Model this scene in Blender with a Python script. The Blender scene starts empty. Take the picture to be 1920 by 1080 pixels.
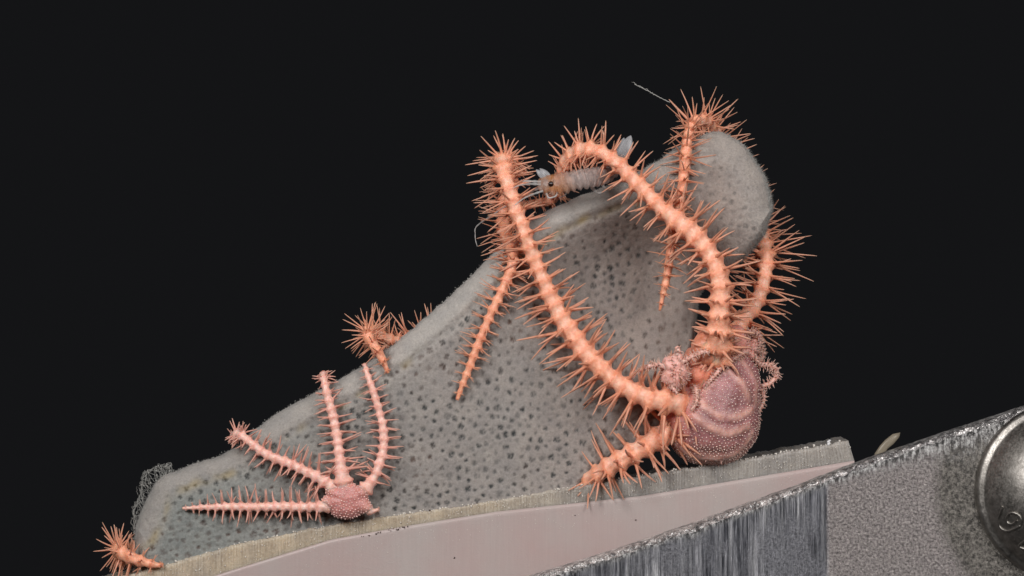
import bpy, math, random
import numpy as np
from mathutils import Vector, Quaternion, kdtree

random.seed(7)
rng = np.random.default_rng(11)
R = math.radians
U = 0.00004           # metres per photo pixel in the plane of the sponge (frame about 77 mm wide)
D = 6000.0            # camera distance in the same pixel units

scene = bpy.context.scene
col = scene.collection

# ------------------------------------------------------------------ camera
cam_data = bpy.data.cameras.new('camera')
cam_data.sensor_width = 36.0
cam_data.lens = 36.0 * D / 1920.0
cam_data.clip_start = 0.01
cam_data.clip_end = 20.0
cam = bpy.data.objects.new('camera', cam_data)
cam.location = (0, -D * U, 0)
cam.rotation_euler = (R(90), 0, 0)
col.objects.link(cam)
scene.camera = cam

# ------------------------------------------------------------------ dark tank water behind everything
world = bpy.data.worlds.new('World')
scene.world = world
world.use_nodes = True
bg = world.node_tree.nodes['Background']
bg.inputs[0].default_value = (0.0070, 0.0072, 0.0080, 1)
bg.inputs[1].default_value = 1.0

# ------------------------------------------------------------------ two strobe softboxes
def softbox(name, loc, target, size, watts, color):
    l = bpy.data.lights.new(name, 'AREA')
    l.shape = 'DISK'; l.size = size * U; l.energy = watts; l.color = color
    o = bpy.data.objects.new(name, l)
    o.location = Vector(loc) * U
    d = Vector(target) - Vector(loc)
    o.rotation_euler = d.to_track_quat('-Z', 'Y').to_euler()
    col.objects.link(o)
    return o
softbox('strobe_left', (-2500, -4700, 2300), (0, 0, 0), 2000, 0.375, (1.0, 0.965, 0.94))
softbox('strobe_right', (2400, -4700, 2200), (100, 0, 0), 2000, 0.29, (1.0, 0.965, 0.94))

vs = scene.view_settings
vs.view_transform = 'Standard'; vs.look = 'None'; vs.exposure = 0.0; vs.gamma = 1.0
vs.use_curve_mapping = False
scene.cycles.use_denoising = True
scene.cycles.max_bounces = 8
scene.cycles.transparent_max_bounces = 16

# ================================================================== helpers
def P(px, py, dep=0.0):
    """a point that sits at depth dep behind the sponge plane, seen at photo pixel (px, py)"""
    s = (D + dep) / D
    return np.array([(px - 960.0) * s, dep, (540.0 - py) * s])

def PP(a):
    a = np.asarray(a, float)
    s = (D + a[:, 2]) / D
    return np.stack([(a[:, 0] - 960) * s, a[:, 2], (540 - a[:, 1]) * s], 1)

def link(o, parent=None):
    col.objects.link(o)
    if parent is not None: o.parent = parent
    return o

def tag(o, label=None, category=None, group=None, kind=None):
    if label: o['label'] = label
    if category: o['category'] = category
    if group: o['group'] = group
    if kind: o['kind'] = kind
    return o

def empty(name, pos):
    o = bpy.data.objects.new(name, None)
    o.location = Vector(pos) * U
    o.empty_display_size = 0.002
    return link(o)

class Geo:
    def __init__(s):
        s.v = []; s.f = []; s.c = []; s.n = 0; s.m = []
    def add(s, v, f, c=None, m=0):
        v = np.asarray(v, float)
        s.v.append(v)
        for q in f: s.f.append(tuple(int(i) + s.n for i in q)); s.m.append(m)
        if c is None: c = np.ones((len(v), 3))
        c = np.asarray(c, float)
        if c.ndim == 1: c = np.tile(c, (len(v), 1))
        s.c.append(c); s.n += len(v)
    def build(s, name, mat, parent=None, smooth=True):
        v = np.concatenate(s.v); c = np.concatenate(s.c)
        org = np.array(parent.matrix_world.translation if False else (parent.location if parent is not None and parent.type == 'EMPTY' else (0, 0, 0))) / U
        if parent is not None and parent.type != 'EMPTY':
            org = np.array(parent.get('org', (0, 0, 0)))
        me = bpy.data.meshes.new(name)
        me.from_pydata(((v - org) * U).tolist(), [], s.f)
        a = me.color_attributes.new('tint', 'FLOAT_COLOR', 'POINT')
        a.data.foreach_set('color', np.concatenate([c, np.ones((len(c), 1))], 1).ravel())
        for mm in (mat if isinstance(mat, (list, tuple)) else [mat]): me.materials.append(mm)
        if isinstance(mat, (list, tuple)): me.polygons.foreach_set('material_index', s.m)
        me.polygons.foreach_set('use_smooth', [smooth] * len(me.polygons))
        me.update()
        o = bpy.data.objects.new(name, me)
        o['org'] = [float(x) for x in org]
        return link(o, parent)

def grid_faces(nu, nv, close_v=False, off=0, flip=False):
    i = np.arange(nu - 1)[:, None]; j = np.arange(nv if close_v else nv - 1)[None, :]
    a = i * nv + j; b = i * nv + (j + 1) % nv; c = (i + 1) * nv + (j + 1) % nv; d = (i + 1) * nv + j
    q = np.stack([a, b, c, d], -1).reshape(-1, 4) + off
    return q[:, ::-1] if flip else q

def catmull(p, step):
    p = np.asarray(p, float)
    q = np.vstack([2 * p[0] - p[1], p, 2 * p[-1] - p[-2]])
    out = []
    for i in range(1, len(q) - 2):
        n = max(2, int(np.linalg.norm(q[i + 1][:3] - q[i][:3]) / (step * 0.3)))
        t = np.linspace(0, 1, n, endpoint=False)[:, None]
        a, b, c, d = q[i - 1], q[i], q[i + 1], q[i + 2]
        out.append(0.5 * (2 * b + (c - a) * t + (2 * a - 5 * b + 4 * c - d) * t * t + (3 * b - a - 3 * c + d) * t ** 3))
    out.append(q[-2][None])
    o = np.concatenate(out)
    s = np.concatenate([[0], np.cumsum(np.linalg.norm(np.diff(o[:, :3], axis=0), axis=1))])
    k = max(3, int(s[-1] / step) + 1)
    t = np.linspace(0, s[-1], k)
    return np.stack([np.interp(t, s, o[:, i]) for i in range(o.shape[1])], 1), t

def frames(pts, n0):
    T = np.gradient(pts, axis=0); T /= np.linalg.norm(T, axis=1)[:, None] + 1e-9
    N = np.zeros_like(T); n = np.asarray(n0, float)
    for i in range(len(T)):
        n = n - T[i] * np.dot(n, T[i]); n /= np.linalg.norm(n) + 1e-9
        N[i] = n
    return T, N, np.cross(T, N)

_perm = rng.random((64, 64, 64))
def vnoise(p, scale):
    q = np.asarray(p, float) / scale + 1000.3
    i = np.floor(q).astype(int); f = q - i; f = f * f * (3 - 2 * f)
    r = 0
    for dx in (0, 1):
        for dy in (0, 1):
            for dz in (0, 1):
                w = (f[:, 0] if dx else 1 - f[:, 0]) * (f[:, 1] if dy else 1 - f[:, 1]) * (f[:, 2] if dz else 1 - f[:, 2])
                r = r + w * _perm[(i[:, 0] + dx) % 64, (i[:, 1] + dy) % 64, (i[:, 2] + dz) % 64]
    return r * 2 - 1

def tube(g, pts, rad, sides=6, c=None, cap=True, n0=(0, -1, 0.01)):
    """plain tube through px-space points"""
    pts = np.asarray(pts, float); rad = np.broadcast_to(np.asarray(rad, float), (len(pts),))
    T, N, B = frames(pts, n0)
    a = np.linspace(0, 2 * np.pi, sides, endpoint=False)
    v = pts[:, None] + rad[:, None, None] * (np.cos(a)[None, :, None] * N[:, None] + np.sin(a)[None, :, None] * B[:, None])
    f = grid_faces(len(pts), sides, True).tolist()
    if cap:
        f.append(list(range(sides))); f.append(list(range((len(pts) - 1) * sides, len(pts) * sides))[::-1])
    g.add(v.reshape(-1, 3), f, c)

_ico = None
def ico():
    global _ico
    if _ico is None:
        t = (1 + 5 ** .5) / 2
        v = np.array([(-1, t, 0), (1, t, 0), (-1, -t, 0), (1, -t, 0), (0, -1, t), (0, 1, t), (0, -1, -t), (0, 1, -t), (t, 0, -1), (t, 0, 1), (-t, 0, -1), (-t, 0, 1)], float)
        v /= np.linalg.norm(v[0])
        f = [(0, 11, 5), (0, 5, 1), (0, 1, 7), (0, 7, 10), (0, 10, 11), (1, 5, 9), (5, 11, 4), (11, 10, 2), (10, 7, 6), (7, 1, 8), (3, 9, 4), (3, 4, 2), (3, 2, 6), (3, 6, 8), (3, 8, 9), (4, 9, 5), (2, 4, 11), (6, 2, 10), (8, 6, 7), (9, 8, 1)]
        _ico = (v, f)
    return _ico
def blob(g, p, r, c=None, jit=0.0):
    v, f = ico()
    vv = v * (1 + jit * rng.normal(size=(12, 1)))
    g.add(np.asarray(p) + vv * np.asarray(r), f, c)

# ================================================================== materials
def new_mat(name):
    m = bpy.data.materials.new(name); m.use_nodes = True
    nt = m.node_tree; b = nt.nodes['Principled BSDF']
    return m, nt, b
def node(nt, t, **kw):
    n = nt.nodes.new(t)
    for k, v in kw.items(): setattr(n, k, v)
    return n
def noise(nt, feat, detail=3, rough=0.6, stretch=None):
    tc = node(nt, 'ShaderNodeTexCoord')
    n = node(nt, 'ShaderNodeTexNoise'); n.inputs['Scale'].default_value = 1.0
    n.inputs['Detail'].default_value = detail; n.inputs['Roughness'].default_value = rough
    mp = node(nt, 'ShaderNodeMapping')
    s = (feat, feat, feat) if stretch is None else stretch
    mp.inputs['Scale'].default_value = [1 / (U * k) for k in s]
    nt.links.new(tc.outputs['Object'], mp.inputs['Vector']); nt.links.new(mp.outputs[0], n.inputs['Vector'])
    return n.outputs['Fac']
def ramp(nt, src, stops):
    r = node(nt, 'ShaderNodeValToRGB')
    e = r.color_ramp.elements
    while len(e) < len(stops): e.new(0.5)
    for k, (p, c) in enumerate(stops):
        e[k].position = p; e[k].color = c if len(c) == 4 else (*c, 1)
    nt.links.new(src, r.inputs[0]); return r.outputs[0]
def mix(nt, a, b, f, mode='MIX'):
    m = node(nt, 'ShaderNodeMix', data_type='RGBA', blend_type=mode)
    for s, k in ((f, 0), (a, 6), (b, 7)):
        if hasattr(s, 'links'): nt.links.new(s, m.inputs[k])
        else: m.inputs[k].default_value = s if k == 0 else ((*s, 1) if len(s) == 3 else s)
    return m.outputs[2]
def bump(nt, b, src, strength, dist_px, prev=None):
    n = node(nt, 'ShaderNodeBump'); n.inputs['Strength'].default_value = strength
    n.inputs['Distance'].default_value = dist_px * U
    nt.links.new(src, n.inputs['Height'])
    if prev is not None: nt.links.new(prev, n.inputs['Normal'])
    nt.links.new(n.outputs[0], b.inputs['Normal']); return n.outputs[0]
def attr(nt, name='tint'):
    a = node(nt, 'ShaderNodeAttribute'); a.attribute_name = name; return a.outputs['Color']
def sss(b, w, rad, px):
    b.inputs['Subsurface Weight'].default_value = w
    b.inputs['Subsurface Radius'].default_value = rad
    b.inputs['Subsurface Scale'].default_value = px * U

def star_mat(name, rough=0.36):
    m, nt, b = new_mat(name)
    n1 = noise(nt, 9, 4); 
    c = mix(nt, attr(nt), ramp(nt, n1, [(0.32, (0.84, 0.74, 0.70)), (0.55, (1.0, 1.0, 1.0)), (0.72, (1.06, 1.18, 1.24))]), 1.0, 'MULTIPLY')
    nt.links.new(c, b.inputs['Base Color'])
    b.inputs['Roughness'].default_value = rough
    b.inputs['Specular IOR Level'].default_value = 0.45
    sss(b, 0.5, (1.0, 0.42, 0.25), 9)
    n0 = bump(nt, b, noise(nt, 12, 4, 0.6), 0.5, 4.0)
    bump(nt, b, noise(nt, 4, 3), 0.45, 1.8, n0)
    return m
MAT_STAR = star_mat('brittle_star_skin')

def spine_mat():
    m, nt, b = new_mat('brittle_star_spine')
    n1 = noise(nt, 6, 2)
    nt.links.new(mix(nt, attr(nt), (0.82, 0.8, 0.8), n1, 'MULTIPLY'), b.inputs['Base Color'])
    b.inputs['Roughness'].default_value = 0.4
    sss(b, 0.3, (1.0, 0.45, 0.3), 4)
    b.inputs['Alpha'].default_value = 0.86
    return m
MAT_SPINE = spine_mat()

def plain(name, c, rough=0.5, spec=0.5):
    m, nt, b = new_mat(name)
    n1 = noise(nt, 5, 3)
    nt.links.new(mix(nt, c, tuple(x * 0.75 for x in c), n1), b.inputs['Base Color'])
    b.inputs['Roughness'].default_value = rough; b.inputs['Specular IOR Level'].default_value = spec
    return m

def sponge_mat():
    m, nt, b = new_mat('glass_sponge_flesh')
    fine = noise(nt, 3.6, 4, 0.75)
    mid = noise(nt, 40, 3)
    c = mix(nt, attr(nt), ramp(nt, fine, [(0.3, (0.84, 0.835, 0.83)), (0.7, (1.16, 1.16, 1.16))]), 1.0, 'MULTIPLY')
    c = mix(nt, c, ramp(nt, mid, [(0.3, (0.88, 0.89, 0.90)), (0.7, (1.08, 1.07, 1.05))]), 1.0, 'MULTIPLY')
    nt.links.new(c, b.inputs['Base Color'])
    b.inputs['Roughness'].default_value = 0.75
    b.inputs['Specular IOR Level'].default_value = 0.25
    sss(b, 0.75, (0.9, 0.88, 0.82), 12)
    n = bump(nt, b, noise(nt, 9, 4, 0.75), 0.45, 3.5)
    bump(nt, b, fine, 0.5, 1.5, n)
    return m
MAT_SPONGE = sponge_mat()

def gauze(name, c, alpha, rough=0.5):
    m, nt, b = new_mat(name)
    b.inputs['Base Color'].default_value = (*c, 1)
    b.inputs['Roughness'].default_value = rough
    b.inputs['Alpha'].default_value = alpha
    return m
MAT_FUZZ = gauze('spicule_glass', (0.50, 0.49, 0.47), 0.55)
MAT_MUCUS = gauze('mucus', (0.42, 0.42, 0.40), 0.34, 0.35)

def gran_mat():
    m, nt, b = new_mat('disc_granule')
    b.inputs['Base Color'].default_value = (0.66, 0.47, 0.43, 1)
    nt.links.new(attr(nt), b.inputs['Base Color'])
    b.inputs['Roughness'].default_value = 0.5
    return m
MAT_GRAN = gran_mat()

def acrylic_mat():
    m, nt, b = new_mat('milky_acrylic')
    n1 = noise(nt, 60, 3); n2 = noise(nt, 4, 3, 0.7)
    c = mix(nt, attr(nt), ramp(nt, n1, [(0.3, (0.8, 0.8, 0.8)), (0.75, (1.15, 1.13, 1.08))]), 1.0, 'MULTIPLY')
    c = mix(nt, c, ramp(nt, n2, [(0.3, (0.82, 0.82, 0.82)), (0.7, (1.12, 1.12, 1.12))]), 1.0, 'MULTIPLY')
    nt.links.new(c, b.inputs['Base Color'])
    b.inputs['Roughness'].default_value = 0.22
    b.inputs['Transmission Weight'].default_value = 0.22
    b.inputs['IOR'].default_value = 1.3
    sss(b, 0.8, (1, 0.9, 0.8), 26)
    ribs = noise(nt, 1, 2, 0.6, (4.2, 20, 34))
    c = mix(nt, c, ramp(nt, ribs, [(0.36, (0.90, 0.895, 0.885)), (0.62, (1.07, 1.07, 1.07))]), 1.0, 'MULTIPLY')
    nt.links.new(c, b.inputs['Base Color'])
    n = bump(nt, b, ribs, 0.5, 2.5)
    bump(nt, b, n2, 0.6, 2.0, n)
    return m
MAT_ACRYLIC = acrylic_mat()

def block_mat():
    m, nt, b = new_mat('white_plastic')
    n1 = noise(nt, 130, 3); n2 = noise(nt, 1, 2, 0.6, (3.0, 3.0, 90))
    c = mix(nt, ramp(nt, n1, [(0.3, (0.435, 0.335, 0.322)), (0.7, (0.43, 0.375, 0.36))]), ramp(nt, n2, [(0.3, (0.975, 0.975, 0.975)), (0.7, (1.02, 1.02, 1.02))]), 1.0, 'MULTIPLY')
    nt.links.new(c, b.inputs['Base Color'])
    b.inputs['Roughness'].default_value = 0.35
    sss(b, 0.3, (1, 0.8, 0.75), 14)
    n = bump(nt, b, n2, 0.1, 1.0)
    bump(nt, b, noise(nt, 3.5, 3, 0.7), 0.35, 1.3, n)
    return m
MAT_BLOCK = block_mat()

def metal_mat():
    m, nt, b = new_mat('scratched_aluminium')
    tc = node(nt, 'ShaderNodeTexCoord')
    sep = node(nt, 'ShaderNodeSeparateXYZ'); nt.links.new(tc.outputs['Object'], sep.inputs[0])
    X = sep.outputs[0]
    def zone(x0, w):
        r = node(nt, 'ShaderNodeMapRange'); r.inputs[1].default_value = (x0 - w) * U; r.inputs[2].default_value = (x0 + w) * U
        nt.links.new(X, r.inputs[0]); return r.outputs[0]
    sand = zone((1552 - 960) * 0.972, 4)
    grain = noise(nt, 5.0, 4, 0.8)
    grain2 = noise(nt, 5.5, 3, 0.75)
    streak = noise(nt, 1, 4, 0.75, (4.0, 20, 130))
    streak2 = noise(nt, 1, 3, 0.6, (9, 9, 420))
    band = noise(nt, 1, 1, 0.5, (46, 80, 900))
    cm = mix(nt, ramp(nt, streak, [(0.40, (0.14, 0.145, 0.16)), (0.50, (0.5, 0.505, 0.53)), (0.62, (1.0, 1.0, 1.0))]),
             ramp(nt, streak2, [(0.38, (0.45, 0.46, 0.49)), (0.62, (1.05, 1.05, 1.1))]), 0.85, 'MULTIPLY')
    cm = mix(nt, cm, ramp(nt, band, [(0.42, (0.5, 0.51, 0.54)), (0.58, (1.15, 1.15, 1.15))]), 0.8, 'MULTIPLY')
    cs = ramp(nt, grain, [(0.36, (0.14, 0.128, 0.128)), (0.60, (0.66, 0.60, 0.59)), (0.70, (1.0, 0.97, 0.95))])  # whitest stop paints sparkle into the sanded grain
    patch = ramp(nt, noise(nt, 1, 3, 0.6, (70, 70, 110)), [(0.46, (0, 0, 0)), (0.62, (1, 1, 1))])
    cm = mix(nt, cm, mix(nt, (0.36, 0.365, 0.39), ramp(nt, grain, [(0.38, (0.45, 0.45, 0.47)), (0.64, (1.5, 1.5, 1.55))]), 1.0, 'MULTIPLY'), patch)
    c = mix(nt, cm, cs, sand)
    # the darker ring of coarse grain pressed round the bolt
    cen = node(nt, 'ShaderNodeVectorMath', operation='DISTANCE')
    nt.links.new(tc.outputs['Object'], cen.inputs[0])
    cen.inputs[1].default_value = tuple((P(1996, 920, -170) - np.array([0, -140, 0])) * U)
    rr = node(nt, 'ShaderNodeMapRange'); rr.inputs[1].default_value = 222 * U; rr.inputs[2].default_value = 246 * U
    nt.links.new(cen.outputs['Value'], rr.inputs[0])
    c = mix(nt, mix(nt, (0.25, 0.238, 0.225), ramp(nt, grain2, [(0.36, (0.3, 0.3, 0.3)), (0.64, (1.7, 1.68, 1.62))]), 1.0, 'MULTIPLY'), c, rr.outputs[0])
    chip_glints = ramp(nt, noise(nt, 1, 4, 0.75, (7, 10, 16)), [(0.44, (0.10, 0.10, 0.10)), (0.52, (0.55, 0.54, 0.54)), (0.60, (1.0, 1.0, 1.0))])
    c = mix(nt, c, chip_glints, attr(nt))  # chipped, worn band with white glints painted into its colour
    nt.links.new(c, b.inputs['Base Color'])
    b.inputs['Metallic'].default_value = 0.72
    b.inputs['Roughness'].default_value = 0.42
    h = mix(nt, streak, grain, sand)
    n = bump(nt, b, h, 1.0, 5.0)
    g3 = mix(nt, (0.5, 0.5, 0.5), grain2, sand); bump(nt, b, g3, 0.6, 4.0, n)
    return m
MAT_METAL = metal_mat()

def edge_mat():
    m, nt, b = new_mat('chipped_aluminium_edge')
    n1 = noise(nt, 16, 5, 0.8)
    nt.links.new(ramp(nt, n1, [(0.40, (0.16, 0.155, 0.16)), (0.50, (0.5, 0.49, 0.49)), (0.58, (1.0, 0.98, 0.97))]), b.inputs['Base Color'])  # bare chips, their white glints painted into the base colour
    b.inputs['Metallic'].default_value = 0.7; b.inputs['Roughness'].default_value = 0.3
    n = bump(nt, b, noise(nt, 10, 4, 0.7), 0.9, 7.0)
    bump(nt, b, noise(nt, 1, 3, 0.7, (4, 16, 16)), 0.6, 3.0, n)
    return m
MAT_EDGE = edge_mat()

def bolt_mat():
    m, nt, b = new_mat('worn_steel')
    n1 = noise(nt, 14, 4, 0.65); n2 = noise(nt, 4, 3, 0.7)
    nt.links.new(ramp(nt, n1, [(0.3, (0.20, 0.19, 0.175)), (0.7, (0.42, 0.40, 0.375))]), b.inputs['Base Color'])
    b.inputs['Metallic'].default_value = 1.0
    nt.links.new(ramp(nt, n2, [(0.3, (0.34,) * 3), (0.7, (0.56,) * 3)]), b.inputs['Roughness'])
    bump(nt, b, n2, 0.25, 1.5)
    return m
MAT_BOLT = bolt_mat()

# ================================================================== support: sheet, block, metal plate
TOPL = np.array([(150, 1098), (255, 1074), (440, 1022), (560, 996), (700, 972), (900, 944), (1100, 908), (1300, 877), (1450, 852), (1592, 826)], float)
BOTL = np.array([(150, 1160), (434, 1070), (528, 1041), (622, 1012), (762, 987), (931, 960), (1200, 931), (1400, 898), (1603, 864)], float)
def top_y(x): return np.interp(x, TOPL[:, 0], TOPL[:, 1])
def bot_y(x): return np.interp(x, BOTL[:, 0], BOTL[:, 1])
F_SL, B_SL = -46.0, 100.0

def make_sheet():
    g = Geo()
    xs = np.arange(150, 1592.1, 2.6); nr = 16
    rows = np.linspace(0, 1, nr)
    V = []; C = []
    jag = np.abs(vnoise(np.stack([xs, xs * 0, xs * 0], 1), 7)) * 4 + np.abs(vnoise(np.stack([xs, xs * 0 + 9, xs * 0], 1), 19)) * 3
    rib = np.sin(xs / 5.6 * 2 * np.pi + 2 * vnoise(np.stack([xs, xs * 0, xs * 0 + 5], 1), 40))
    for i, x in enumerate(xs):
        t, b_ = top_y(x) - jag[i] + 2, bot_y(x)
        # right end of the sheet slants outwards to the lower corner
        col_ = []
        for k, r_ in enumerate(rows):
            y = t + (b_ - t) * r_
            xx = x + (12 * r_ if x > 1580 else 12 * r_ * max(0, (x - 1500) / 92))
            dd = F_SL + (1.5 * rib[i] + 0.0) * (1 - r_ * 0.6) + (3.0 * (1 - r_ / 0.12) ** 2 if r_ < 0.12 else 0)
            col_.append(P(xx, y, dd))
        V.append(col_)
    V = np.array(V)
    nz = vnoise(V.reshape(-1, 3), 30)
    yel = np.clip((1150 - xs) / 350, 0, 1)[:, None] * np.ones(nr)[None]
    c0 = np.array([0.44, 0.415, 0.395]); c1 = np.array([0.66, 0.55, 0.42])
    cc = c0 + (c1 - c0) * (yel * (0.8 + 0.25 * nz.reshape(yel.shape)))[..., None]
    n = len(xs)
    Bk = V.copy(); Bk[..., 1] = B_SL
    g.add(V.reshape(-1, 3), grid_faces(n, nr, flip=True).tolist(), cc.reshape(-1, 3))
    # top, back, end faces
    top = np.stack([V[:, 0]] + [V[:, 0] + (Bk[:, 0] - V[:, 0]) * t for t in (0.1, 0.3, 0.6, 1)], 1)
    top[:, 1:, 2] += vnoise(top[:, 1:].reshape(-1, 3), 8).reshape(n, 4) * 1.5
    g.add(top.reshape(-1, 3), grid_faces(n, 5).tolist(), cc[:, :1].repeat(5, 1).reshape(-1, 3))
    g.add(np.stack([V[-1], Bk[-1]], 1).reshape(-1, 3), grid_faces(nr, 2).tolist(), c0)
    g.add(np.stack([Bk[:, 0], Bk[:, -1]], 1).reshape(-1, 3), grid_faces(n, 2).tolist(), c0)
    g.add(np.stack([V[:, -1], Bk[:, -1]], 1).reshape(-1, 3), grid_faces(n, 2, flip=True).tolist(), c0)
    o = g.build('acrylic_sheet', MAT_ACRYLIC)
    tag(o, 'translucent yellowish acrylic sheet with ribbed sawn edge lying under the sponge', 'acrylic sheet')
    gc = Geo()          # pale grains painted as glints on the faces, with saw crumbs along the upper edge
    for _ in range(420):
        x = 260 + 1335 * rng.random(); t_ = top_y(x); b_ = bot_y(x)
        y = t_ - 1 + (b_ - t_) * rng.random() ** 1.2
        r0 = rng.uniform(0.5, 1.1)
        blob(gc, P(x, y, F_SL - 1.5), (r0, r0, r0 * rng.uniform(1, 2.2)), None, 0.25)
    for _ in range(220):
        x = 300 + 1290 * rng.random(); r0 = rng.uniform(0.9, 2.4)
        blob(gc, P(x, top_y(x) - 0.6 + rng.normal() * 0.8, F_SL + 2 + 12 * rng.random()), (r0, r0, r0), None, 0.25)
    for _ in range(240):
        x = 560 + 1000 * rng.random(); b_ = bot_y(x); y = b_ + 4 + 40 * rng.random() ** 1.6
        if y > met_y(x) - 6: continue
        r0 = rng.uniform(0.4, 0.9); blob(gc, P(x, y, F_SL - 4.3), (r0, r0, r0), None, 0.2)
    tag(gc.build('glint_grains_crumbs', plain('glint_grains_crumbs', (0.78, 0.74, 0.68), 0.25), o), kind='stuff')
    return o


METL = np.array([(700, 1172), (1000, 1076), (1150, 1030), (1290, 982), (1490, 910), (1620, 860), (1780, 806), (1920, 760), (2300, 634)], float)
def met_y(x): return np.interp(x, METL[:, 0], METL[:, 1])
F_ME, B_ME = -170.0, -118.0

def make_block():
    g = Geo()
    xs = np.arange(150, 1604, 12.0); nr = 24
    V = []
    for x in xs:
        t = bot_y(x) - 0.6; b_ = max(1250, t + 60)
        V.append([P(x, t + (b_ - t) * r_, F_SL - 4 + (3.0 * (1 - k / 2) ** 2 if k < 2 else 0)) for k, r_ in enumerate(np.linspace(0, 1, nr) ** 1.6)])
    V = np.array(V); Bk = V.copy(); Bk[..., 1] = B_SL + 60
    n = len(xs)
    g.add(V.reshape(-1, 3), grid_faces(n, nr, flip=True).tolist())
    g.add(np.stack([V[:, 0], Bk[:, 0]], 1).reshape(-1, 3), grid_faces(n, 2).tolist())
    g.add(np.stack([Bk[:, 0], Bk[:, -1]], 1).reshape(-1, 3), grid_faces(n, 2).tolist())
    g.add(np.stack([V[-1], Bk[-1]], 1).reshape(-1, 3), grid_faces(nr, 2).tolist())
    o = g.build('plastic_block', MAT_BLOCK)
    tag(o, 'pinkish white plastic block carrying the acrylic sheet, cut off by the metal plate', 'plastic block')
make_sheet()
make_block()

def make_metal():
    root = empty('metal_plate', P(960, 540, -140))
    tag(root, 'scratched grey aluminium plate with a bright chipped sloping top edge', 'metal plate')
    xs = np.arange(700, 2300, 3.0)
    n = len(xs)
    crest = np.array([P(x, met_y(x), B_ME) for x in xs])
    # two lines of the worn bevel between the back crest and the front face
    j1 = vnoise(np.stack([xs, xs * 0, xs * 0], 1), 11); j2 = vnoise(np.stack([xs, xs * 0 + 3, xs * 0], 1), 5)
    j3 = vnoise(np.stack([xs, xs * 0 + 7, xs * 0], 1), 26)
    crest[:, 2] += 0.8 * j2
    def line(dep, drop, amp):
        q = crest.copy(); q[:, 1] = dep + amp * j2 * 1.5; q[:, 2] += -drop + amp * j1; return q
    L1 = line(-130, 0, 0.6); L2 = line(-144, 1.5, 1.0); L3 = line(-160, 4, 1.6); L4 = line(F_ME, 11, 2.4)
    L3[:, 2] -= np.maximum(0, j3 - 0.35) * 10; L4[:, 2] -= np.maximum(0, j3 - 0.3) * 14 
    L4[:, 1] = F_ME
    g = Geo()
    L25 = (L2 + L3) / 2; L35 = (L3 + L4) / 2
    for L_ in (L25, L3, L35): L_ += rng.normal(size=L_.shape) * np.array([0.7, 1.6, 1.3])
    top = np.stack([crest, L1, L2, L25, L3, L35, L4], 1)
    g.add(top.reshape(-1, 3), grid_faces(n, 7).tolist())
    g.build('chipped_edge', MAT_EDGE, root, smooth=False)
    g = Geo()
    zb = P(1500, 1250, -170)[2]
    rows = []
    wear_glint = []
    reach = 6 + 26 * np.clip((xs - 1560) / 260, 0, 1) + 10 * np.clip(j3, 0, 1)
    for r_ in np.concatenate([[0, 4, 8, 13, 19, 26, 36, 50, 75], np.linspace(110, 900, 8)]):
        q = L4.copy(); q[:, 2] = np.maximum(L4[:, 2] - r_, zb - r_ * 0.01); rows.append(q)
        wear_glint.append(np.exp(-(r_ / reach) ** 2))  # bright band: edge wear together with painted glints
    wear_glint = np.stack(wear_glint, 1)
    g.add(np.stack(rows, 1).reshape(-1, 3), grid_faces(n, len(rows)).tolist(), np.repeat(wear_glint.reshape(-1, 1), 3, 1))
    bk = crest.copy(); bk[:, 2] = zb
    g.add(np.stack([crest, bk], 1).reshape(-1, 3), grid_faces(n, 2).tolist())
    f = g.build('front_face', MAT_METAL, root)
    # object coordinates of the face start at the plate's base
    return root, f
METAL_ROOT, METAL_FACE = make_metal()

def make_bolt():
    c = P(1996, 920, F_ME)
    root = empty('bolt', c)
    tag(root, 'domed steel bolt head with stamped characters screwed into the aluminium plate', 'bolt')
    rad = 168 * (D - 170) / D
    # (radius, height in front of the plate)
    prof = [(1.0, -2), (1.0, 10), (0.985, 16), (0.955, 19), (0.925, 20), (0.905, 23), (0.87, 31), (0.80, 45), (0.71, 59), (0.62, 70), (0.56, 76), (0.525, 78), (0.50, 76), (0.485, 68), (0.48, 20), (0.0, 16)]
    ns = 120; a = np.linspace(0, 2 * np.pi, ns, endpoint=False)
    V = []
    for k, (r_, h) in enumerate(prof):
        rr = np.full(ns, r_ * rad)
        if k >= 12:   # hexagonal socket
            hexr = math.cos(math.pi / 6) / np.cos((a + 0.2) % (math.pi / 3) - math.pi / 6)
            rr = r_ * rad * hexr * 1.02
        V.append(np.stack([c[0] + rr * np.cos(a), np.full(ns, c[1] - h), c[2] + rr * np.sin(a)], 1))
    V = np.array(V)
    g = Geo()
    g.add(V[:12].reshape(-1, 3), grid_faces(12, ns, True).tolist())
    head = g.build('head', MAT_BOLT, root)
    g = Geo()
    g.add(V[11:].reshape(-1, 3), grid_faces(5, ns, True).tolist())
    g.build('hex_socket', MAT_BOLT, root)
    def on_dome(px, py):
        for _ in range(1):
            q = P(px, py, F_ME - 45)
            rr = math.hypot(q[0] - c[0], q[2] - c[2]) / rad
            h = np.interp(rr, [p[0] for p in prof[:12]][::-1], [p[1] for p in prof[:12]][::-1])
            return np.array([q[0], c[1] - h - 0.8, q[2]])
    s = 100 / 338.0
    for st in ([(200, 640), (186, 690), (178, 735), (192, 775), (228, 796), (265, 782), (302, 756)],
               [(302, 756), (306, 716), (284, 684), (250, 676), (224, 700), (228, 738), (258, 748), (282, 722)],
               [(352, 838), (308, 888), (322, 904), (352, 912)]):
        pts, _ = catmull(np.array([on_dome(1820 + x * s, 760 + y * s) for x, y in st]), 1.5)
        g = Geo(); tube(g, pts, 2.6, 8)
        g.build('stamped_mark', MAT_BOLT, head)
make_bolt()

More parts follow.
